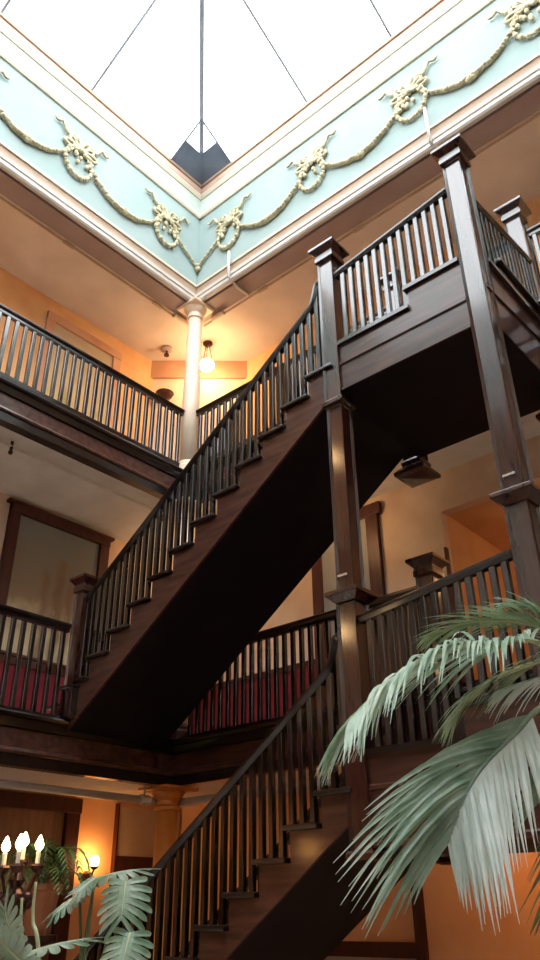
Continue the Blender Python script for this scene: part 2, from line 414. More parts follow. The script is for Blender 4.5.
def swag(side, u0, u1, z0, zlow, label):
    um = (u0+u1)/2
    root = thing('plaster_garland', wall_pt(side, um, zlow), label, 'plaster ornament', 'gilt plaster garlands on the green frieze')
    b = MB(); n = 34
    b.tube([wall_pt(side, u0 + (u1-u0)*k/20, z0 - (z0-zlow)*max(0, 1 - (2*k/20-1)**2)**.8, .045) for k in range(21)], .020, 6)
    for k in range(n+1):
        t = k/n; u = u0 + (u1-u0)*t; z = z0 - (z0-zlow)*(1 - (2*t-1)**2)**.8
        f = 1 - abs(2*t-1)
        b.blob(wall_pt(side, u, z, .045) + V((random.uniform(-.006, .006),)*2 + (random.uniform(-.012, .012),)), .028 + .016*f, (1.35, 1.35, .9), 6, 5)
    b.build('garland_rope', 'gold', root, smooth=True)
    b = MB()
    for k in range(7): b.blob(wall_pt(side, um + random.uniform(-.07, .07), zlow + random.uniform(-.04, .05), .05), .050, (1, 1, 1), 6, 5)
    b.build('garland_knot', 'gold', root, smooth=True)
    return root
WZ, LZ = 10.42, 9.85
us = [.79, 2.62, 4.45, 6.28]
labL = ['gilt bow and wreath on left frieze nearest the corner column', 'gilt bow and wreath on left frieze, second from the corner', 'gilt bow and wreath on left frieze at the left edge of the photo']
labR = ['gilt bow and wreath on right frieze nearest the corner column', 'gilt bow and wreath on right frieze above the shorter newel with gooseneck rail', 'gilt bow and wreath on right frieze above the tallest newel post', 'gilt bow and wreath on right frieze at the top right corner of the photo']
for u, l in zip(us, labL): wreath('L', u, WZ, l)
for u, l in zip(us, labR): wreath('R', u, WZ, l)
slabL = ['gilt garland on left frieze hanging between its two wreaths nearest the corner', 'gilt garland on left frieze sagging at the left edge of the photo']
slabR = ['gilt garland on right frieze hanging between its two wreaths nearest the corner', 'gilt garland on right frieze between the second and third wreaths from the corner', 'gilt garland on right frieze rising to the top right wreath']
for k, l in enumerate(slabL): swag('L', us[k] + .12, us[k+1] - .12, WZ - .02, LZ, l)
for k, l in enumerate(slabR): swag('R', us[k] + .12, us[k+1] - .12, WZ - .02, LZ, l)
# V-shaped garland folded round the corner
cg = thing('plaster_garland', (XC+.03, YC-.03, 9.82), 'gilt garland forming a V in the corner of the frieze', 'plaster ornament', 'gilt plaster garlands on the green frieze')
for s in ('L', 'R'):
    b = MB()
    for k in range(20):
        t = k/19; u = .70*(1-t) + .02; z = WZ - .1 - (WZ - .1 - 9.84)*t**.9
        b.blob(wall_pt(s, u, z, .045), .026 + .008*(k % 2), (1.1, 1.1, 1), 6, 5)
    b.build('garland_rope', 'gold', cg, smooth=True)
b = MB()
for k in range(6): b.blob((XC + .03 + random.uniform(0, .05), YC - .03 - random.uniform(0, .05), 9.82 + random.uniform(-.05, .03)), .036, (1, 1, 1), 6, 5)
b.build('garland_knot', 'gold', cg, smooth=True)

# ------------------------------------------------------------------ pipes and small ceiling fittings
def pipe_thing(name, paths, r, mat, label, cat, extra=None):
    base = paths[0][0]
    root = thing(name, base, label, cat)
    for p in paths:
        b = MB(); b.tube(p, r, 8); b.build('pipe', mat, root, smooth=True)
    return root
for (p, lb) in (([(-6.54, 6.60, 9.62), (-6.54, 6.60, 9.06), (-6.52, 6.80, 8.95), (-6.51, 7.06, 8.95)], 'white bent pipe on right frieze beside the wreath nearest the corner'),
                ([(-2.75, 6.60, 9.78), (-2.75, 6.60, 9.06), (-2.73, 6.80, 8.95), (-2.72, 7.06, 8.95)], 'white bent pipe on right frieze above the tallest newel post')):
    pipe_thing('bent_pipe', [p], .024, 'white', lb, 'pipe')
cd = thing('ceiling_conduit', (XC-.39, 3.0, 8.95), 'thin tan conduit along the left edge of the top gallery ceiling', 'conduit')
b = MB(); b.tube([(XC-.40, -2, 8.95), (XC-.40, 6.9, 8.95)], .02, 6); b.build('pipe', 'ochpipe', cd)
for y in (2.6, 4.4, 6.2):
    b = MB(); b.tube([(XC-.40, y-.09, 8.95), (XC-.40, y+.09, 8.95)], .034, 8); b.build('pipe_coupling', 'ochpipe', cd)
b = MB(); b.tube([(XC-.36, 6.55, 8.93), (XC-.36, 6.85, 8.93)], .045, 8); b.build('sprinkler_head', 'cream', cd)
cd = thing('ceiling_conduit', (-4, YC+.40, 8.95), 'thin tan conduit along the right edge of the top gallery ceiling', 'conduit')
b = MB(); b.tube([(XC-.2, YC+.40, 8.95), (XR, YC+.40, 8.95)], .02, 6); b.build('pipe', 'ochpipe', cd)
for x in (-6.25, -4.3, -2.58):
    b = MB(); b.tube([(x-.09, YC+.40, 8.95), (x+.09, YC+.40, 8.95)], .034, 8); b.build('pipe_coupling', 'ochpipe', cd)
b = MB(); b.tube([(XC+.05, YC+.36, 8.93), (XC+.32, YC+.36, 8.93)], .045, 8); b.build('sprinkler_head', 'cream', cd)
cd = thing('sprinkler_pipe', (-7.78, 4, 5.12), 'pale thin pipe under the top gallery on the left', 'pipe')
b = MB(); b.tube([(-7.78, -2, 5.12), (-7.78, 8.3, 5.12)], .022, 8); b.build('pipe', 'pipe', cd)
for y in (4.05, 6.6):
    b = MB(); b.tube([(-7.78, y, 5.19), (-7.78, y, 5.03)], .022, 6); b.blob((-7.78, y, 5.03), .032); b.build('sprinkler_head', 'bronze', cd)
cd = thing('sprinkler_pipe', (-7.62, 4, 1.16), 'fat pale pipe hung below the middle gallery above the lobby door', 'pipe')
b = MB(); b.tube([(-7.62, -2, 1.17), (-7.62, 6.9, 1.17)], .042, 10); b.build('pipe', 'pipe', cd, smooth=True)
b = MB(); b.tube([(-7.62, 6.9, 1.17), (0, 6.9, 1.17)], .042, 10); b.build('pipe', 'pipe', cd, smooth=True)
for y in (2.5, 6.45):
    b = MB(); b.tube([(-7.62, y-.07, 1.17), (-7.62, y+.07, 1.17)], .058, 10); b.tube([(-7.62, y, 1.2), (-7.62, y, 1.36)], .012, 6); b.build('pipe_hanger', 'pipe', cd)
sd = thing('ceiling_sprinkler', (-8.62, 7.14, CZ), 'small tan fitting on the top gallery ceiling left of the corner column', 'ceiling fitting')
b = MB(); b.lathe((-8.62, 7.14, CZ), [(.10, .02), (.10, -.03), (.05, -.05)], 12); b.build('ceiling_rose', 'brownbeam', sd)
b = MB(); b.lathe((-8.62, 7.14, CZ), [(.02, -.05), (.02, -.12), (.05, -.13), (.05, -.15)], 10); b.build('nozzle', 'bronze', sd)
# header beam across the diagonal hall mouth
a, c = V((-9.10, 7.26, 0)), V((-7.85, 8.40, 0)); d = (c-a).normalized(); nrm = V((d.y, -d.x, 0))
b = MB()
p0, p1 = a - d*.05, c + d*.05
b.slab([p0 + V((0, 0, 8.63)), p1 + V((0, 0, 8.63)), p1 + V((0, 0, 9.03)), p0 + V((0, 0, 9.03))], nrm*.05)
struct(b.build('trim_14', 'fauxwood', None, .02))

wl = thing('wall_lamp', (-8.93, 7.40, 8.2), 'small dark bowl lamp on the corner wall left of the cream column', 'lamp')
b = MB(); b.lathe((-8.86, 7.36, 8.2), [(.02, -.10), (.06, -.07), (.13, -.03), (.17, .03), (.165, .035), (.02, -.04)], 16); b.build('bowl_shade', 'bronze', wl)
b = MB(); b.tube([(-8.93, 7.43, 8.2), (-8.86, 7.36, 8.15)], .02, 6); b.build('bracket', 'bronze', wl)
# globe lamps hanging from gallery ceilings
def globe(loc, zc, r, label, group, ztop, name='globe_pendant', gm='globedim'):
    root = thing(name, (loc[0], loc[1], ztop), label, 'lamp', group)
    b = MB(); b.lathe((loc[0], loc[1], ztop), [(.09, .0), (.09, -.03), (.04, -.07)], 14); b.build('ceiling_rose', 'bronze', root)
    for k in range(3):
        a = k*2.09+.5; b = MB()
        b.tube([(loc[0]+.03*math.cos(a), loc[1]+.03*math.sin(a), ztop-.05), (loc[0]+.09*math.cos(a), loc[1]+.09*math.sin(a), zc+r*.8)], .007, 5)
        b.build('chain', 'bronze', root)
    b = MB(); b.lathe((loc[0], loc[1], zc), [(.095, r*.72), (.10, r*.80), (.06, r*.98), (.03, r*1.02)], 14); b.build('gallery_cap', 'bronze', root)
    b = MB(); b.blob((loc[0], loc[1], zc), r, (1, 1, .96), 24, 16); b.build('globe_shade', gm, root, smooth=True)
    return root
G = 'opal globe pendants under the galleries'
g0 = globe((-7.96, 7.54), 8.52, .125, 'glowing opal globe pendant right of the cream corner column', G, CZ+.02, gm='globe')

# ------------------------------------------------------------------ columns
def column(name, c, z0, z1, r, mat, label, cap=1.75, bmat=None):
    root = thing(name, (c[0], c[1], z0), label, 'column')
    b = MB(); b.lathe((c[0], c[1], z0), [(r*1.45, 0), (r*1.45, .10), (r*1.3, .13), (r*1.3, .16), (r*1.1, .20)], 28); b.build('column_base', bmat or mat, root)
    h = z1 - z0
    b = MB(); b.lathe((c[0], c[1], z0), [(r*1.06, .18), (r*1.05, h*.4), (r*.92, h-.26)], 28); b.build('column_shaft', mat, root, smooth=True)
    b = MB(); b.lathe((c[0], c[1], z1), [(r*.92, -.27), (r*1.12, -.255), (r*1.12, -.22), (r*.95, -.20), (r*.95, -.15), (r*1.25, -.11), (r*1.5, -.05), (r*1.5, -.03)], 28)
    b.sqlathe((c[0], c[1], z1), [(r*cap*.9, -.045), (r*cap, -.03), (r*cap, 0)]); b.build('column_capital', mat, root)
    return root
column('column', (XC-.02, YC+.02), F3, CZ-.02, .130, 'colcream', 'round cream column at the corner of the top gallery')
column('column', (XC-.02, YC+.02), F2, F3-.53, .15, 'colcream', 'round cream column of the middle gallery seen through the stair balusters', bmat='redwood')
column('column', (XC-.10, YC+.03), F1, F2-.53, .142, 'colorange', 'round ochre column in the lobby behind the bottom stair rail', 1.85)

# ------------------------------------------------------------------ balusters, rails, newels, stairs
bm_ = bmesh.new(); bmesh.ops.create_cube(bm_, size=1.0)
for v in bm_.verts: v.co = V((v.co.x*.051, v.co.y*.051, v.co.z + .5))
bmesh.ops.bevel(bm_, geom=[e for e in bm_.edges if abs((e.verts[0].co - e.verts[1].co).z) > .5], offset=.006, segments=1, affect='EDGES')
BAL = bpy.data.meshes.new('baluster'); bm_.to_mesh(BAL); bm_.free(); BAL.materials.append(M['woodpale'])
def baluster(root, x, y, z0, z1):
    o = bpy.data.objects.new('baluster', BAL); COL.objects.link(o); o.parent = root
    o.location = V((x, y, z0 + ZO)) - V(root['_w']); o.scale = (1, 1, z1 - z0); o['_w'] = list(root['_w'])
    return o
RAIL = [(-.05, -.035), (-.03, -.07), (.03, -.07), (.05, -.035), (.052, -.012), (.034, .0), (-.034, .0), (-.052, -.012)]
LOWR = [(-.035, -.03), (.035, -.03), (.035, .03), (-.035, .03)]
def balcony(name, p0, p1, zfloor, label, sp=.131, hh=1.11, br=.10):
    p0, p1 = V((*p0, 0)), V((*p1, 0)); L = (p1-p0).length; d = (p1-p0)/L
    root = thing(name, (p0.x, p0.y, zfloor), label, 'railing', 'gallery railings')
    z1 = zfloor + hh
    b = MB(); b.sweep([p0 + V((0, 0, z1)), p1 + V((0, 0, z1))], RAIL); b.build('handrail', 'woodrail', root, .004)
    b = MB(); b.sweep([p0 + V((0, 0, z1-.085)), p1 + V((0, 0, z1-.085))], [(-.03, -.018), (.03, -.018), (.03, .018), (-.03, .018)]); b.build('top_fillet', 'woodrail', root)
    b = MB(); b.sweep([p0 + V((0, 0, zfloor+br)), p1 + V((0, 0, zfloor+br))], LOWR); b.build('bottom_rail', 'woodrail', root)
    n = int(round(L/sp))
    for k in range(n):
        p = p0 + d*((k+.5)*L/n); baluster(root, p.x, p.y, zfloor+br+.01, z1-.08)
    return root
DI = .02    # rails stand at the edge line
balcony('balcony_railing', (XC-.04, .6), (XC-.04, YC-.13), F3, 'top gallery railing on the left, running to the cream column')
balcony('balcony_railing', (XC+.13, YC+.04), (-3.75, YC+.04), F3, 'top gallery railing right of the cream column, behind the stair')
balcony('balcony_railing', (-1.84, YC+.04), (.9, YC+.04), F3, 'top gallery railing at the right edge of the photo')
balcony('balcony_railing', (XC-.04, 1.2), (XC-.04, 5.0), F2, 'middle gallery railing on the left in front of the red dado', br=.02)
balcony('balcony_railing', (XC+.17, YC+.04), (-3.75, YC+.04), F2, 'middle gallery railing behind the bottom stair, red dado showing through', br=.02)
balcony('balcony_railing', (-1.84, YC+.04), (.9, YC+.04), F2, 'middle gallery railing at right, behind the palm fronds')

def panel_shaft(b, c, hw, z0, z1, inset=.030, depth=.024, split=()):
    zs = [z0] + list(split) + [z1]
    for a, d in zip(zs, zs[1:]):
        fs = b.box(c[0]-hw, c[0]+hw, c[1]-hw, c[1]+hw, a, d)
        side = fs[2:]; b.bm.normal_update()
        r = bmesh.ops.inset_individual(b.bm, faces=side, thickness=inset, depth=-depth)
def newel_cap(c, zt, s=1.0):
    b = MB()
    b.sqlathe((c[0], c[1], zt), [(.106*s, -.20), (.118*s, -.195), (.118*s, -.135), (.110*s, -.125), (.110*s, -.10), (.158*s, -.045), (.168*s, -.04), (.168*s, -.005), (.150*s, 0), (.02, .02)])
    return b
def newel(c, zt, zb, label, hw=.105, pend=False, group='square newel posts of the staircase', mat='wood', cs=1.0):
    root = thing('newel_post', (c[0], c[1], zb), label, 'newel post', group)
    newel_cap(c, zt, cs).build('newel_cap', mat, root, .004)
    b = MB(); panel_shaft(b, c, hw, zb, zt-.19); b.build('shaft', mat, root, .004)
    b = MB()
    b.sqlathe((c[0], c[1], zb), [(hw*1.02, -.02), (hw*1.16, -.01), (hw*1.16, .02), (hw*1.02, .05)]); b.build('collar', mat, root)
    if pend:
        b = MB(); b.sqlathe((c[0], c[1], zb), [(.02, -.18), (.14, -.17), (.19, -.15), (.19, -.11), (.115, -.03), (.115, 0)]); b.build('pendant', mat, root)
    return root
P2 = (-3.535, 5.15); P1 = (-1.93, 5.15)
DL = -3.99                                   # lower flight lies one storey below
L2 = 5.02                                    # landing level of the upper flight
# two full-height corner posts of the stair: upper newel, tall shaft, lower newel each in one post
def tall_post(c, ztop, zcol, zlowcap, label, collar=True):
    root = thing('newel_post', (c[0], c[1], zcol+DL-.04), label, 'newel post', 'square newel posts of the staircase')
    newel_cap(c, ztop).build('newel_cap', 'wood', root, .004)
    if collar:
        b = MB(); panel_shaft(b, c, .099, zcol, ztop-.19); b.build('upper_shaft', 'wood', root, .004)
        b = MB(); b.sqlathe((c[0], c[1], zcol), [(.10, -.04), (.122, -.03), (.122, .01), (.109, .03)]); b.build('collar', 'wood', root)
        b = MB(); panel_shaft(b, c, .090, zlowcap, zcol-.03, .03); b.build('middle_shaft', 'wood', root, .004)
    else:
        b = MB(); panel_shaft(b, c, .099, zlowcap, ztop-.19); b.build('upper_shaft', 'wood', root, .004)
    b = MB(); b.sqlathe((c[0], c[1], zlowcap), [(.102, -.10), (.158, -.045), (.168, -.04), (.168, -.005), (.150, 0), (.02, .01)]); b.build('newel_cap', 'wood', root, .004)
    b = MB(); b.box(c[0]-.06, c[0]+.04, c[1]-.106, c[1]-.088, zlowcap+.13, zlowcap+.15); b.build('glint_plate', 'steel', root)['label'] = 'small plate standing for a white glint at post foot'  # bright plate added as the white glint above the lower cap
    b = MB(); panel_shaft(b, c, .100, zcol+DL, zlowcap-.06); b.build('lower_shaft', 'wood', root, .004)
    b = MB(); b.sqlathe((c[0], c[1], zcol+DL), [(.10, -.04), (.122, -.03), (.122, .01), (.109, .03)]); b.build('collar', 'wood', root)
    return root
tall_post(P2, 6.42, 4.33, 2.37, 'tall dark panelled post where the stair flights meet their landings, gooseneck rails at its left')
tall_post(P1, 6.70, 4.42, 2.75, 'tallest dark panelled post at the outer corner of the landings', False)
fn = newel((-7.36, 5.10), 3.54, F2+.05, 'dark newel post at the foot of the upper flight, on the middle gallery', .085, cs=.86)
b = MB(); b.sqlathe((-7.36, 5.10, F2), [(.10, .0), (.10, .34), (.125, .35), (.125, .375), (.09, .385)]); b.build('plinth', 'woodpale', fn, .004)
newel((-3.63, YC+.04), 7.20, 4.38, 'newel post with black pendant foot hanging under the upper landing', .105, True)
newel((-1.95, YC+.04), 7.24, 4.40, 'newel post on the top gallery edge at the right of the photo', .105, True)
newel((-3.64, YC+.04), 3.22, .50, 'dark newel post behind the lower landing rail, orange archway beyond', .105, True)
newel((-1.95, YC+.04), 3.36, .50, 'dark newel post on the middle gallery edge hidden by the palm', .105, True)
newel((-7.44, 5.10), 3.52+DL, F1, 'dark newel post at the foot of the bottom flight', .10)

YN, YS = 5.09, 6.50          # near and far stair sides
RISE, RUN = .2275, .3256
def flight(dx, dz, n0, label, label_r, label_f, RH=.875, drop=.62):
    X = lambda k: -6.81 + RUN*(k-2) + dx
    Z = lambda k: 2.755 + RISE*(k-2) + dz
    root = thing('staircase', (X(-1), YN, Z(n0-1)), label, 'staircase', 'stair flights')
    kmax = 11
    for k in range(n0, kmax+1):
        b = MB(); b.box(X(k), X(k+1)+.03, YN-.05, YS+.02, Z(k)-.042, Z(k)); b.build('tread', 'woodrail', root, .012)
        b = MB(); b.box(X(k)+.045, X(k)+.065, YN+.01, YS-.01, Z(k-1), Z(k)-.042); b.build('riser', 'wood', root)
    b = MB(); b.box(X(12)+.045, X(12)+.065, YN+.01, YS-.01, Z(11), Z(12)-.05); b.build('riser', 'wood', root)
    # stringers with stepped top
    pts = []
    for k in range(n0, kmax+1):
        pts += [(X(k)+.045, Z(k-1)-.042 if k > n0 else (F1+.01 if dz < 0 else Z(k-1))), (X(k)+.045, Z(k)-.042)]
    pts += [(X(12)+.045, Z(11)-.042), (X(12)+.045, Z(12)-.06), (X(12)+.09, Z(12)-.06)]
    m = RISE/RUN
    zb = lambda x: Z(2) - drop + m*(x - X(2)) + .03
    x1 = X(12)+.09; x0 = X(n0)+.045
    if dz < 0: xf = x0 + (F1+.01 - zb(x0))/m; pts += [(x1, zb(x1)), (xf, F1+.01)]; x0 = xf
    else: pts += [(x1, zb(x1)), (x0, zb(x0))]
    b = MB(); b.prism(pts, 'y', YN, YN+.05); b.build('stringer', 'panel', root)
    b = MB(); b.prism(pts, 'y', YS-.05, YS); b.build('stringer', 'panel', root)
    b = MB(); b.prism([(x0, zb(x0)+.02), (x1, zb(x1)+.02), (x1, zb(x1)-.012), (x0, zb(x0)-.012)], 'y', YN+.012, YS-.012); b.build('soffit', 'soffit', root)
    b = MB(); b.prism([(x0, zb(x0)+.03), (x1, zb(x1)+.03), (x1, zb(x1)-.02), (x0, zb(x0)-.02)], 'y', YN-.012, YN+.02); b.build('stringer_bead', 'panel', root)
    # railings on both sides
    for yy, lab, nm in ((YN+.03, label_r, 0), (YS-.06, label_f, 1)):
        rr = thing('stair_railing', (X(1), yy, Z(1)), lab, 'railing', 'stair flight railings')
        nose = lambda x: Z(2) + m*(x - X(2))
        xs = X(0)-.02 + (.02 if n0 > -1 else 0)
        xe = P2[0] - .09; xk = xe - .26; zk = nose(xk)+RH; ze = 6.03 + dz
        path = [(xs, yy, nose(xs)+RH), ((xs+xk)/2, yy, nose((xs+xk)/2)+RH), (xk-.05, yy, nose(xk-.05)+RH)]
        # gooseneck: steepens sharply, then levels into the post
        path += [(q.x, yy, q.z) for q in bez([(xk, 0, zk), (xk+.08, 0, zk+.07), (xk+.13, 0, (zk+ze)/2+.01), (xk+.17, 0, ze-.035), (xe, 0, ze)], 14)]
        b = MB(); b.sweep(path, RAIL); b.build('handrail', 'woodrail', rr, .004)
        def railz(x):
            for p, q in zip(path, path[1:]):
                if p[0] <= x <= q[0]: return p[2] + (q[2]-p[2])*(x-p[0])/(q[0]-p[0])
            return path[-1][2]
        for k in range(max(n0, 0), kmax+1):
            for j in range(3):
                x = X(k) + .055 + j*RUN/3
                if x < xs+.03 or x > xe - .02: continue
                baluster(rr, x, yy, Z(k)-.005, railz(x)-.06)
    return root
flight(0, 0, -1, 'upper stair flight with black underside, rising from the middle gallery',
       'railing along the open near side of the upper stair flight', 'railing along the far side of the upper stair flight')
flight(-.07, DL, 0, 'bottom stair flight rising from the lobby floor',
       'railing along the open near side of the bottom stair flight', 'railing along the far side of the bottom stair flight', .845, .48)

def landing(dz, words, wl, deep=0, rl=0, rr_=0):
    z = L2 + dz
    root = thing('stair_landing', (P2[0], 5.09, z), words, 'landing', 'stair landings')
    XE = -1.86
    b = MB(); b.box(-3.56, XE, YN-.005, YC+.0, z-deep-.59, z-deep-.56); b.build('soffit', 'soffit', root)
    # near fascia boards with a raised bead
    b = MB(); b.prism([(-3.50, z-deep-.585), (-1.9, z-deep-.585), (-1.9, z+.19), (-2.60, z+.19), (-2.60, z-.04), (-3.50, z-.04)], 'y', YN-.01, YN+.03); b.build('fascia_board', 'panel', root)
    b = MB(); b.prism([(YN-.01, z-.30), (YN-.03, z-.29), (YN-.03, z-.262), (YN-.01, z-.25)], 'x', -3.43, -2.035); b.build('fascia_bead', 'panel', root)
    b = MB(); b.prism([(YN-.01, z-deep-.60), (YN-.028, z-deep-.60), (YN-.028, z-deep-.57), (YN-.01, z-deep-.555)], 'x', -3.43, -2.035); b.build('fascia_bead', 'panel', root)
    # side fascia facing right, with steps
    b = MB(); b.prism([(YN, z-deep-.585), (YC-.01, z-deep-.585), (YC-.01, z+.40), (5.58, z+.40), (5.58, z+.18), (YN, z+.18)], 'x', XE-.03, XE); b.build('side_fascia', 'panel', root)
    b = MB(); b.prism([(YN+.05, z-.20), (YC-.03, z-.05), (YC-.03, z+.0), (YN+.05, z-.15)], 'x', XE, XE+.02); b.build('side_bead', 'panel', root)
    # floors at three levels
    b = MB(); b.box(-3.60, -2.60, YN+.06, YC-.02, z-.045, z); b.box(-3.43, -2.60, YN-.045, YN+.06, z-.045, z); b.build('tread', 'woodrail', root)
    b = MB(); b.box(-2.635, XE+.04, YN+.165, YC-.02, z+.185, z+.23); b.box(-2.635, -2.04, YN-.045, YN+.165, z+.185, z+.23); b.build('tread', 'woodrail', root)
    b = MB(); b.box(-2.60, -2.58, YN+.0, YC-.03, z, z+.19); b.build('riser', 'wood', root)
    b = MB(); b.box(-3.5, XE+.05, 5.54, YC-.02, z+.405, z+.45); b.build('tread', 'woodrail', root, .012)
    b = MB(); b.box(-3.5, XE-.01, 5.585, 5.60, z+.0, z+.41); b.build('riser', 'wood', root)
    r = thing('landing_railing', (P2[0], YN, z), wl[0], 'railing', 'landing railings')
    ra = lambda x: z + .985 + rl + (x+3.36)/1.30*(.22 + rr_ - rl)
    b = MB(); b.sweep([(-3.45, YN+.03, ra(-3.45)), (-2.05, YN+.03, ra(-2.05))], RAIL); b.build('handrail', 'woodrail', r, .004)
    n = 13
    for k in range(n):
        x = -3.40 + (k+.5)*(1.33/n)
        baluster(r, x, YN+.03, z if x < -2.63 else z+.225, ra(x)-.06)
    b = MB(); b.box(-2.66, -2.60, YN, YN+.06, z, z+.26); b.build('step_block', 'woodrail', r)
    r = thing('landing_railing', (P1[0], 5.3, z), wl[1], 'railing', 'landing railings')
    rb = lambda y: z + 1.05 + (y-5.25)*.17
    X = XE - .03
    b = MB(); b.sweep([(X, 5.25, rb(5.25)), (X, 6.64, rb(6.64))], RAIL); b.build('handrail', 'woodrail', r, .004)
    n = 13
    for k in range(n):
        y = 5.27 + (k+.5)*(1.36/n)
        baluster(r, X, y, z+.225 if y < 5.55 else z+.445, rb(y)-.06)
    return root
landing(0, 'upper stair landing with black underside between the two tall posts', ('railing on the near side of the upper landing', 'railing on the right side of the upper landing, receding to the gallery'))
landing(DL+.03, 'lower stair landing behind the palm fronds', ('railing on the near side of the lower landing, above the palm', 'railing on the right side of the lower landing, hidden by post and palm'), .075, .10, .05)

# ------------------------------------------------------------------ walls: murals, dado, doors
def framed(name, xw, y0, y1, z0, z1, fw, fmat, pmat, label, cat, fd=.07, fb=None):
    fb = fb or fw
    root = thing(name, (xw, (y0+y1)/2, z0), label, cat)
    b = MB(); b.box(xw, xw+fd, y0, y0+fw, z0, z1); b.box(xw, xw+fd, y1-fw, y1, z0, z1); b.box(xw, xw+fd+.015, y0, y1, z1-fw, z1); b.box(xw, xw+fd, y0+fw, y1-fw, z0, z0+fb)
    if fd > .06: b.box(xw, xw+fd+.03, y0-.06, y1+.06, z1-.05, z1)
    b.build('picture_frame', fmat, root, .008)
    b = MB(); b.box(xw, xw+.02, y0+fw, y1-fw, z0+fb, z1-fw); b.build('painting', pmat, root)
    return root
m2 = mural_mat('mural_ruins', (.22, .235, .225), (.31, .21, .13), (.60, .50, .32), (.24, .15, .09), -.8, .8, 0, 2.0, [(.42, .045, .80), (.56, .05, .84), (.68, .035, .72)])
framed('wall_mural', XW, 4.87, 6.62, 2.96, 5.14, .17, 'redwood', m2, 'painted mural of brown ruins in dark red frame on the middle gallery wall', 'mural', fb=.04)
m3 = mural_mat('mural_landscape', (.50, .37, .26), (.58, .41, .20), (.60, .46, .20), (.26, .22, .09), -.75, .75, 0, 2.6, [(.35, .07, .55), (.75, .05, .5)])
framed('wall_mural', XW, 4.93, 6.47, 6.15, 8.72, .16, 'fauxwood', m3, 'golden landscape mural in rosy frame on the top gallery wall', 'mural', fd=.05)
for n, (nm, a) in enumerate((('left', (XW, XW+.025, YO, 8.39, F2-.04, 2.86)), ('back', (XW+.03, -4.24, YW-.025, YW, F2-.04, 2.98)))):
    sbox('wall_dado_'+nm, 'dado', *a)
sbox('trim_15', 'redwood', XW, XW+.05, YO, 8.34, 2.86, 2.95)
sbox('trim_16', 'redwood', XW+.06, -4.26, YW-.05, YW, 2.98, 3.05)
# cream lower frieze above the dado at the left
# middle gallery door on back wall
dr = thing('door_1', (-5.8, YW-.02, F2-.05), '', ''); del dr['label']; del dr['category']; dr['kind'] = 'structure'
b = MB(); b.box(-6.40, -6.22, YW-.07, YW, F2-.05, 5.02); b.box(-5.40, -5.20, YW-.07, YW, F2-.05, 5.02); b.box(-6.46, -5.14, YW-.085, YW, 4.90, 5.08); b.build('door_frame', 'redwood', dr, .006)
b = MB()
for f in b.box(-6.22, -5.40, YW-.04, YW-.01, F2-.05, 4.90)[2:3]: b.bm.normal_update(); bmesh.ops.inset_individual(b.bm, faces=[f], thickness=.11, depth=-.015)
b.build('door_leaf', 'greydoor', dr)
# archway passage behind the middle gallery
b = MB()
b.box(-4.34, -4.24, YW+T, 12.4, F2-.5, 4.64); b.box(-1.2, -1.1, YW+T, 12.4, F2-.5, 4.64); b.box(-4.34, -1.1, 12.4, 12.5, F2-.5, 4.64)
struct(b.build('wall_passage', 'orange'))
sbox('ceiling_passage', 'orange', -4.34, -1.1, YW+T, 12.5, 4.64, 4.72)
sbox('floor_passage', 'floor', -4.34, -1.1, YW, 12.5, F2-.5, F2-.05)
sbox('trim_17', 'redwood', -4.255, -4.225, YW-.02, YW+.05, F2-.05, 4.10)
# lobby level: wide framed door and panelled opening on left wall
dr = thing('door_2', (XW+.02, 5.6, F1), '', ''); del dr['label']; del dr['category']; dr['kind'] = 'structure'
b = MB(); b.box(XW, XW+.09, 6.36, 6.57, F1, 1.29); b.box(XW, XW+.09, 3.9, 4.1, F1, 1.29); b.box(XW, XW+.10, 3.85, 6.58, 1.13, 1.31); b.build('door_frame', 'redwood', dr, .008)
b = MB()
for y in (4.12, 5.25): b.box(XW, XW+.04, y, y+1.10, F1+.01, 1.13)
b.build('door_leaf', 'door', dr)
dr = thing('door_3', (XW+.02, 7.6, F1), '', ''); del dr['label']; del dr['category']; dr['kind'] = 'structure'
b = MB(); b.box(XW, XW+.06, 7.24, 8.36, .66, 1.27); b.build('transom_panel', 'beige', dr)
b = MB(); b.box(XW, XW+.07, 7.22, 8.38, F1, .66); b.box(XW, XW+.075, 7.20, 7.225, F1, 1.31); b.build('door_leaf', 'redwood', dr)
# lobby back wall: door frame edge, dark wainscot cap and pale panel below it
sbox('trim_30', 'redwood', -5.18, -5.07, YW-.08, YW, F1, .34)
sbox('trim_31', 'redwood', -7.0, -5.18, YW-.07, YW, -.47, -.32)
sbox('trim_32', 'beige', -7.0, -5.18, YW-.04, YW, F1, -.47)

# ------------------------------------------------------------------ lobby lights
sc = thing('wall_sconce', (XW+.05, 6.80, .42), 'glowing wall sconce on the orange lobby wall', 'lamp')
b = MB(); b.lathe((XW+.03, 6.80, .42), [(.05, -.09), (.06, -.07), (.06, .02), (.03, .05)], 12); b.build('back_plate', 'bronze', sc)
b = MB(); b.tube([(XW+.04, 6.80, .42), (XW+.12, 6.80, .40), (XW+.17, 6.80, .48)], .014, 6); b.build('arm', 'bronze', sc)
b = MB(); b.lathe((XW+.17, 6.80, .48), [(.02, 0), (.05, .02), (.05, .035)], 12); b.build('cup', 'bronze', sc)
b = MB(); b.blob((XW+.17, 6.80, .58), .056, (1, 1, 1.15), 14, 10); b.build('bulb', 'bulb', sc, smooth=True)

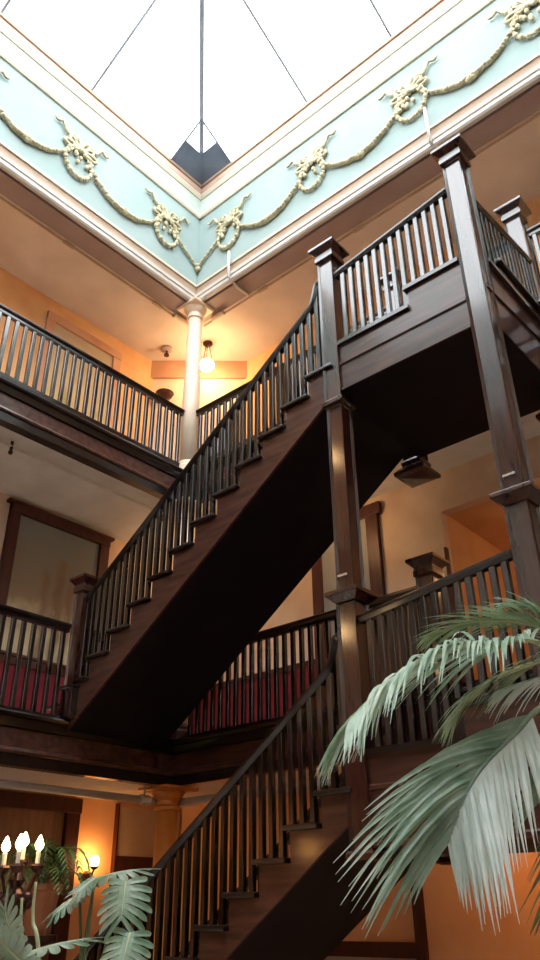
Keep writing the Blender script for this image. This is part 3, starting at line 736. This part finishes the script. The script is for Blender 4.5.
# ------------------------------------------------------------------ plants and candelabra 
CAM = dict(f=764.2, yaw=.7118, pitch=.51286, roll=-.01216)
def cam_axes():
    sy, cy = math.sin(CAM['yaw']), math.cos(CAM['yaw']); c, s = math.cos(CAM['pitch']), math.sin(CAM['pitch'])
    fw = V((-sy*c, cy*c, s)); r = V((cy, sy, 0)); u = r.cross(fw)
    cr, sr = math.cos(CAM['roll']), math.sin(CAM['roll'])
    return cr*r + sr*u, -sr*r + cr*u, fw

def strip_leaf(bm, p, d, length, w, droop, up, n=5, fold=.25):
    """one leaflet: folded tapering strip that droops"""
    d = d.normalized(); pos = V(p); prev = None
    for i in range(n+1):
        t = i/n
        side = d.cross(up)
        if side.length < 1e-4: side = d.orthogonal()
        side.normalize(); nn = side.cross(d).normalized()
        ww = w*(.35 + .65*math.sin(math.pi*min(1, .25+.75*t)))*(1 - t**3) + .0006
        A = bm.verts.new(pos - side*ww + nn*ww*fold); B = bm.verts.new(pos); Cc = bm.verts.new(pos + side*ww + nn*ww*fold)
        if prev:
            bm.faces.new((prev[0], prev[1], B, A)); bm.faces.new((prev[1], prev[2], Cc, B))
        prev = (A, B, Cc)
        d = (d + V((0, 0, -droop/n))).normalized()
        pos = pos + d*(length/n)
def frond(root, pts, n, ll, w, droop, spread, mat, nm='frond', sides=(-1, 1), upv=V((0, 0, 1)), prof=None, stem='stem', taper=.35, start=.18, rs=.011, llp=None, matp=None, fend=.70):
    path = bez(pts, 40)
    b = MB(); b.tube(path, rs, 6, rs*.25)
    fr = b.build(nm, stem, root, smooth=True)
    lb = MB(); lp = MB() if matp else lb
    for i in range(n):
        t = start + (1-start)*i/(n-1); x = t*39; k = int(min(x, 38)); p = path[k].lerp(path[k+1], x-k)
        tan = (path[min(k+2, 40)] - path[max(k-1, 0)]).normalized()
        side = tan.cross(upv).normalized()
        for s in sides:
            f = math.sin(math.pi*(.22 + fend*(t-start)/(1-start)))**.8
            L = (llp if (llp and s > 0) else ll)*f*random.uniform(.9, 1.08)
            a = spread*(.80 if (llp and s > 0) else 1)*(1 - taper*t) + random.uniform(-.07, .07)
            d = tan*math.cos(a) + side*s*math.sin(a) + upv*random.uniform(.05, .22)
            strip_leaf((lp if s > 0 else lb).bm, p, d, L, w*random.uniform(.85, 1.1), droop*random.uniform(.8, 1.2), upv)
    lb.build('leaflets', mat, fr)
    if matp: lp.build('leaflets', matp, fr)
    return fr
AXR, AXU, AXF = cam_axes()
# palm at right
PC = V((-0.9022, 2.7917, 0.6265))
palm = thing('potted_palm', (PC.x, PC.y, F1), 'large palm with pale arching fronds at the lower right', 'plant')
b = MB(); b.lathe((PC.x, PC.y, F1), [(.20, 0), (.24, .05), (.30, .42), (.33, .44), (.33, .50), (.29, .50), (.28, .44)], 28); b.build('pot', 'pot', palm)
b = MB(); b.lathe((PC.x, PC.y, F1), [(.28, .40), (.27, .45), (.02, .46)], 20); b.build('soil', 'soil', palm)
b = MB(); b.tube([(PC.x, PC.y, F1+.42), (PC.x+.03, PC.y, F1+1.3), (PC.x, PC.y, PC.z)], .07, 10, .05); b.build('trunk', 'trunk', palm)
def pf(pp, *a, **k):
    return frond(palm, [PC] + [V(q) for q in pp], *a, **k)
# big lower frond: right leaflets in the painted-lit colour, left ones greener
pf([(-0.9683, 2.4572, 0.5610), (-0.9939, 2.2701, 0.4574), (-1.0146, 2.0793, 0.3500), (-1.0218, 1.9537, 0.2596), (-1.0437, 1.8633, 0.1362)], 44, .42, .0080, .55, .62, 'palmlit', llp=.60, matp='palm', upv=(-AXF + AXU*.9).normalized(), start=.30, stem='palm', taper=.25)
# upper arching frond
pf([(-0.9499, 2.4656, 0.7623), (-1.0411, 2.3192, 0.7484), (-1.1263, 2.2043, 0.7272), (-1.2089, 2.1049, 0.6772), (-1.2981, 2.0172, 0.5890), (-1.3711, 1.9342, 0.4851)], 70, .44, .0074, .74, .95, 'palm', upv=V((0, 0, 1)), start=.2, taper=-.1, fend=.60)
# spiky green frond behind
pf([(-0.9537, 2.6674, 0.8235), (-1.0603, 2.6022, 0.8982), (-1.2171, 2.5264, 0.9157), (-1.3618, 2.4645, 0.8799)], 30, .27, .008, .5, .75, 'palmg', upv=V((0, 0, 1)), start=.2)
pf([(-0.9408, 2.6405, 0.7435), (-1.0652, 2.5436, 0.7197), (-1.1875, 2.4513, 0.6486), (-1.2980, 2.4185, 0.5532)], 26, .30, .006, .7, .85, 'palmg', upv=V((0, 0, 1)), start=.2)
pf([(-0.8442, 2.4804, 0.6518), (-0.9251, 2.3489, 0.6220), (-1.0427, 2.3057, 0.5973)], 12, .20, .0032, .85, .2, 'palmlit', upv=(-AXF + AXU*.2).normalized(), start=.3, stem='palm')
# fronds falling off at the right edge
pf([(-0.9001, 2.5674, 0.4013), (-0.9322, 2.4193, 0.1942), (-0.9657, 2.3059, 0.0162)], 20, .36, .006, .40, .7, 'palmg', upv=(-AXF).normalized(), start=.3)
pf([(-0.9161, 2.5429, 0.5070), (-0.9606, 2.4382, 0.3933), (-1.0058, 2.3814, 0.2784)], 14, .30, .008, .35, .65, 'palm', upv=(-AXF + AXU*.6).normalized(), start=.35)
pf([(-0.9075, 2.6339, 0.8057), (-0.9715, 2.5772, 0.9080), (-1.0515, 2.5345, 0.9386)], 9, .17, .007, .7, .2, 'palm', upv=V((0, 0, 1)), start=.45)
pf([(-0.7015, 2.7043, 0.7775), (-0.5605, 2.7431, 0.7560), (-0.4726, 2.8000, 0.5886)], 24, .34, .009, .8, .9, 'palmg', start=.2)
pf([(-0.7948, 2.9322, 1.0052), (-0.7149, 3.1978, 1.2300), (-0.6291, 3.5129, 1.3054)], 24, .34, .009, .8, .9, 'palmg', start=.2)

# split-leaf plant in the lower left
def split_leaf(root, c, tip, nrm, wid, lobes=7, mat='monst', cup=.12):
    """leaf blade: midrib with rounded lobes cut by gaps on both sides"""
    c, tip, nrm = V(c), V(tip), V(nrm).normalized(); ax = tip - c; L = ax.length; ax.normalize()
    side = ax.cross(nrm).normalized(); nrm = side.cross(ax).normalized()
    b = MB(); bm = b.bm
    def pt(u, s, v):
        # curled blade: droops at tip and at sides
        return c + ax*(L*u) + side*(s*v) - nrm*(cup*L*u*u + .55*v*v/max(wid, .01)) + nrm*.02
    for s in (-1, 1):
        for k in range(lobes):
            u0 = k/lobes; u1 = (k+1)/lobes; um = (u0+u1)/2; hu = .5/lobes
            w = wid*(math.sin(math.pi*(.20 + .70*um)))**.6*(1.06 if k % 2 else .97)
            fan = (um-.45)*.85; cols = []
            for q in (0, .2, .4, .55, .7, .82, .92, .98):
                gap = 1.0 if q < .45 else 1 - .12*min(1, (q-.45)/.2)
                tipf = 1.0 if q < .7 else math.sqrt(max(0, 1 - ((q-.7)/.32)**2))
                cen = um + fan*q + .05*q; h = hu*gap*max(tipf, .22)*(1 + .72*q)
                cols.append((bm.verts.new(pt(cen-h, s, w*q)), bm.verts.new(pt(cen, s, w*q) - nrm*.004*(q > .3)), bm.verts.new(pt(cen+h, s, w*q))))
            for A, B in zip(cols, cols[1:]):
                bm.faces.new((A[0], A[1], B[1], B[0])); bm.faces.new((A[1], A[2], B[2], B[1]))
    bmesh.ops.remove_doubles(bm, verts=bm.verts, dist=.0005)
    lf = b.build('leaf', mat, root)
    b = MB(); b.tube([pt(u/8, 1, .0) - nrm*.002 for u in range(9)], .006, 5, .002); b.build('midrib', 'stem', lf)
    return lf
MP = V((-3.6482, 2.7716, -0.4109))
mon = thing('split_leaf_plant', (MP.x, MP.y, F1), 'split-leaf plant with pale lobed leaves in front of the stair foot', 'plant')
b = MB(); b.lathe((MP.x, MP.y, F1), [(.22, 0), (.26, .05), (.32, .50), (.35, .52), (.35, .58), (.31, .58), (.30, .50)], 28); b.build('pot', 'pot', mon)
b = MB(); b.lathe((MP.x, MP.y, F1), [(.30, .47), (.29, .52), (.02, .53)], 20); b.build('soil', 'soil', mon)
MB0 = V((MP.x, MP.y, F1+.5))
up = V((0, 0, 1)); toc = -AXF
leaves = [  # base and tip in the hall, facing, half width
    ((-3.6541, 2.7910, 0.1341), (-3.3703, 2.8217, 0.1990), (toc*.5 + up), .058),
    ((-3.6542, 2.7906, 0.1388), (-3.6263, 2.6632, 0.0869), (toc*.8 + up*.8), .045),
    ((-3.2428, 2.6665, 0.1174), (-3.1736, 2.5956, -0.0312), (toc + up*.5), .125),
    ((-3.6937, 2.7409, 0.0660), (-3.6832, 2.5853, -0.0044), (toc*.6 + up), .042),
    ((-3.1437, 2.6302, -0.0949), (-3.0836, 2.5377, -0.2263), (toc + up*.6), .115),
    ((-3.5748, 2.3830, -0.1792), (-3.3617, 2.5159, -0.0978), (toc*.4 + up), .040),
    ((-3.5210, 2.2863, -0.1241), (-3.4776, 2.1717, 0.0219), (toc + up*.3), .055),
    ((-3.4995, 2.3146, -0.1899), (-3.4904, 2.1495, -0.0854), (toc + up*.6), .070),
]
for (bp, tp_, nr, w) in leaves:
    B_, T_ = V(bp), V(tp_)
    lf = split_leaf(mon, B_, T_, nr, w)
    mid = MB0.lerp(B_, .6) + V((random.uniform(-.05, .05), random.uniform(-.05, .05), .12))
    b = MB(); b.tube(bez([MB0 + V((random.uniform(-.08, .08), random.uniform(-.08, .08), 0)), mid, B_], 14), .012, 6, .007); b.build('leaf_stalk', 'stemd', mon, smooth=True)
for q0, q1, q2 in (((-3.6142, 2.4968, -0.2524), (-3.6551, 2.4493, -0.0283), (-3.6579, 2.4417, 0.1338)), ((-3.6574, 2.4352, -0.2309), (-3.6840, 2.4053, -0.0484), (-3.6902, 2.3955, 0.0651))):
    b = MB(); b.tube(bez([MB0, V(q0), V(q1), V(q2)], 20), .013, 8, .006); b.build('pale_stalk', 'stem', mon, smooth=True)['label'] = 'pale cream stalk'

# candelabra
CP = V((-4.3843, 2.7952, 0.0672))
can = thing('candelabra', (CP.x, CP.y, F1), 'dark bronze floor candelabra with four lit candles at the left edge', 'candelabra')
b = MB(); b.lathe((CP.x, CP.y, F1), [(.22, 0), (.22, .03), (.12, .07), (.05, .12), (.03, .2)], 20); b.build('foot', 'bronze', can)
b = MB(); b.lathe((CP.x, CP.y, F1), [(.025, .15), (.022, CP.z-F1-.12)], 12); b.build('pole', 'bronze', can)
b = MB()
b.lathe((CP.x, CP.y, CP.z), [(.02, -.14), (.055, -.10), (.085, -.03), (.075, .03), (.03, .07), (.05, .10), (.03, .14), (.02, .20)], 16)
for k in range(10):
    a = k*.63; b.blob((CP.x + .075*math.cos(a), CP.y + .075*math.sin(a), CP.z - .02 + .03*(k % 2)), .032)
b.build('bowl_ornament', 'bronze', can)
for q in ((-4.3830, 2.6944, 0.2280), (-4.2582, 2.7047, 0.2338), (-4.4965, 2.8865, 0.2692), (-4.3234, 2.8792, 0.2410)):
    q = V(q)
    b = MB(); b.tube(bez([V((CP.x, CP.y, CP.z+.08)), V(((CP.x*.4+q.x*.6), (CP.y*.4+q.y*.6), CP.z+.03)), q - V((0, 0, .03))], 12), .011, 6); ar = b.build('arm', 'bronze', can, smooth=True)
    b = MB(); b.lathe((q.x, q.y, q.z), [(.012, -.035), (.03, -.02), (.042, .0), (.036, .012)], 12); b.build('cup', 'bronze', ar)
    b = MB(); b.lathe((q.x, q.y, q.z), [(.013, .0), (.013, .075), (.008, .08)], 10); b.build('candle', 'wax', can)
    b = MB(); b.lathe((q.x, q.y, q.z+.08), [(.005, 0), (.020, .014), (.026, .032), (.017, .058), (.004, .085)], 12); b.build('flame', 'flame', can, smooth=True)

# fern behind
FP = V((-5.9628, 4.0250, 0.2904))
fe = thing('potted_fern', (FP.x, FP.y, F1), 'green fern on a stand behind the lit candelabra', 'plant')
b = MB(); b.lathe((FP.x, FP.y, F1), [(.18, 0), (.18, .04), (.05, .08), (.05, FP.z-F1-.52), (.18, FP.z-F1-.48), (.18, FP.z-F1-.44)], 20); b.build('stand', 'bronze', fe)
b = MB(); b.lathe((FP.x, FP.y, FP.z-.44), [(.11, 0), (.16, .30), (.18, .31), (.18, .35), (.02, .34)], 20); b.build('pot', 'pot', fe)
for k in range(16):
    a = k*2.399; L = random.uniform(.26, .42); h = random.uniform(.08, .30)
    p0 = V((FP.x, FP.y, FP.z-.1)); dr_ = V((math.cos(a), math.sin(a), 0))
    frond(fe, [p0, p0 + dr_*L*.4 + V((0, 0, h)), p0 + dr_*L*.8 + V((0, 0, h*.9)), p0 + dr_*L*1.1 + V((0, 0, h*.3 - .1))], 16, .13, .010, .4, 1.1, 'fern', stem='stemd', start=.12, rs=.005)

# ------------------------------------------------------------------ lamps out of the photo's sight lines (same globes along the galleries)
globe((-8.26, 2.2), 8.62, .125, 'opal globe pendant of the top gallery on the left, outside the photo', G, CZ+.02)
globe((-8.20, -1.4), 8.50, .125, 'opal globe pendant at the far left of the top gallery, mirrored in the tall post', G, CZ+.02)
globe((-8.25, 7.7), 4.75, .125, 'opal globe pendant in the middle gallery corner hidden behind the upper flight', G, 5.20)
globe((-5.7, 7.5), 4.75, .125, 'added unseen globe pendant behind the upper flight, brightening the middle gallery wall', G, 5.20)  # hidden fill lamp added to brighten the back wall and ceiling
globe((-8.20, -1.4), 4.60, .125, 'opal globe pendant at the far left of the middle gallery, mirrored in the tall post', G, 5.20)
globe((-2.2, 9.8), 4.20, .125, 'opal globe pendant in the orange passage of the middle gallery', G, 4.64)
globe((-3.6, 7.55), .62, .125, 'opal globe pendant in the lobby hidden behind the lower landing', G, 1.35, gm='globelobby')
globe((-1.4, 7.55), .80, .125, 'opal globe pendant in the lobby behind the palm', G, 1.35, gm='globelobby')
globe((-8.15, -.1), .82, .125, 'opal globe pendant in the lobby far left, mirrored in the bottom stringer', G, 1.35, gm='globelobby')

# ------------------------------------------------------------------ daylight
w = bpy.data.worlds.new('overcast'); C.world = w; w.use_nodes = True
bg = w.node_tree.nodes['Background']; bg.inputs['Color'].default_value = (.93, .97, 1, 1); bg.inputs['Strength'].default_value = 7.0

# ------------------------------------------------------------------ camera
cam = bpy.data.cameras.new('camera'); co = bpy.data.objects.new('camera', cam); COL.objects.link(co)
cam.sensor_fit = 'VERTICAL'; cam.sensor_height = 36.0; cam.sensor_width = 20.25; cam.lens = CAM['f']/960*36.0
mt = Matrix((AXR, AXU, -AXF)).transposed().to_4x4(); mt.translation = V((0, 0, ZO))
co.matrix_world = mt; cam.clip_start = .05; cam.clip_end = 200
C.camera = co
C.view_settings.view_transform = 'Standard'; C.view_settings.look = 'None'; C.view_settings.exposure = 0.25; C.view_settings.gamma = 1.0
try: C.view_settings.use_curve_mapping = False
except Exception: pass
for o in bpy.data.objects:
    if '_w' in o: del o['_w']
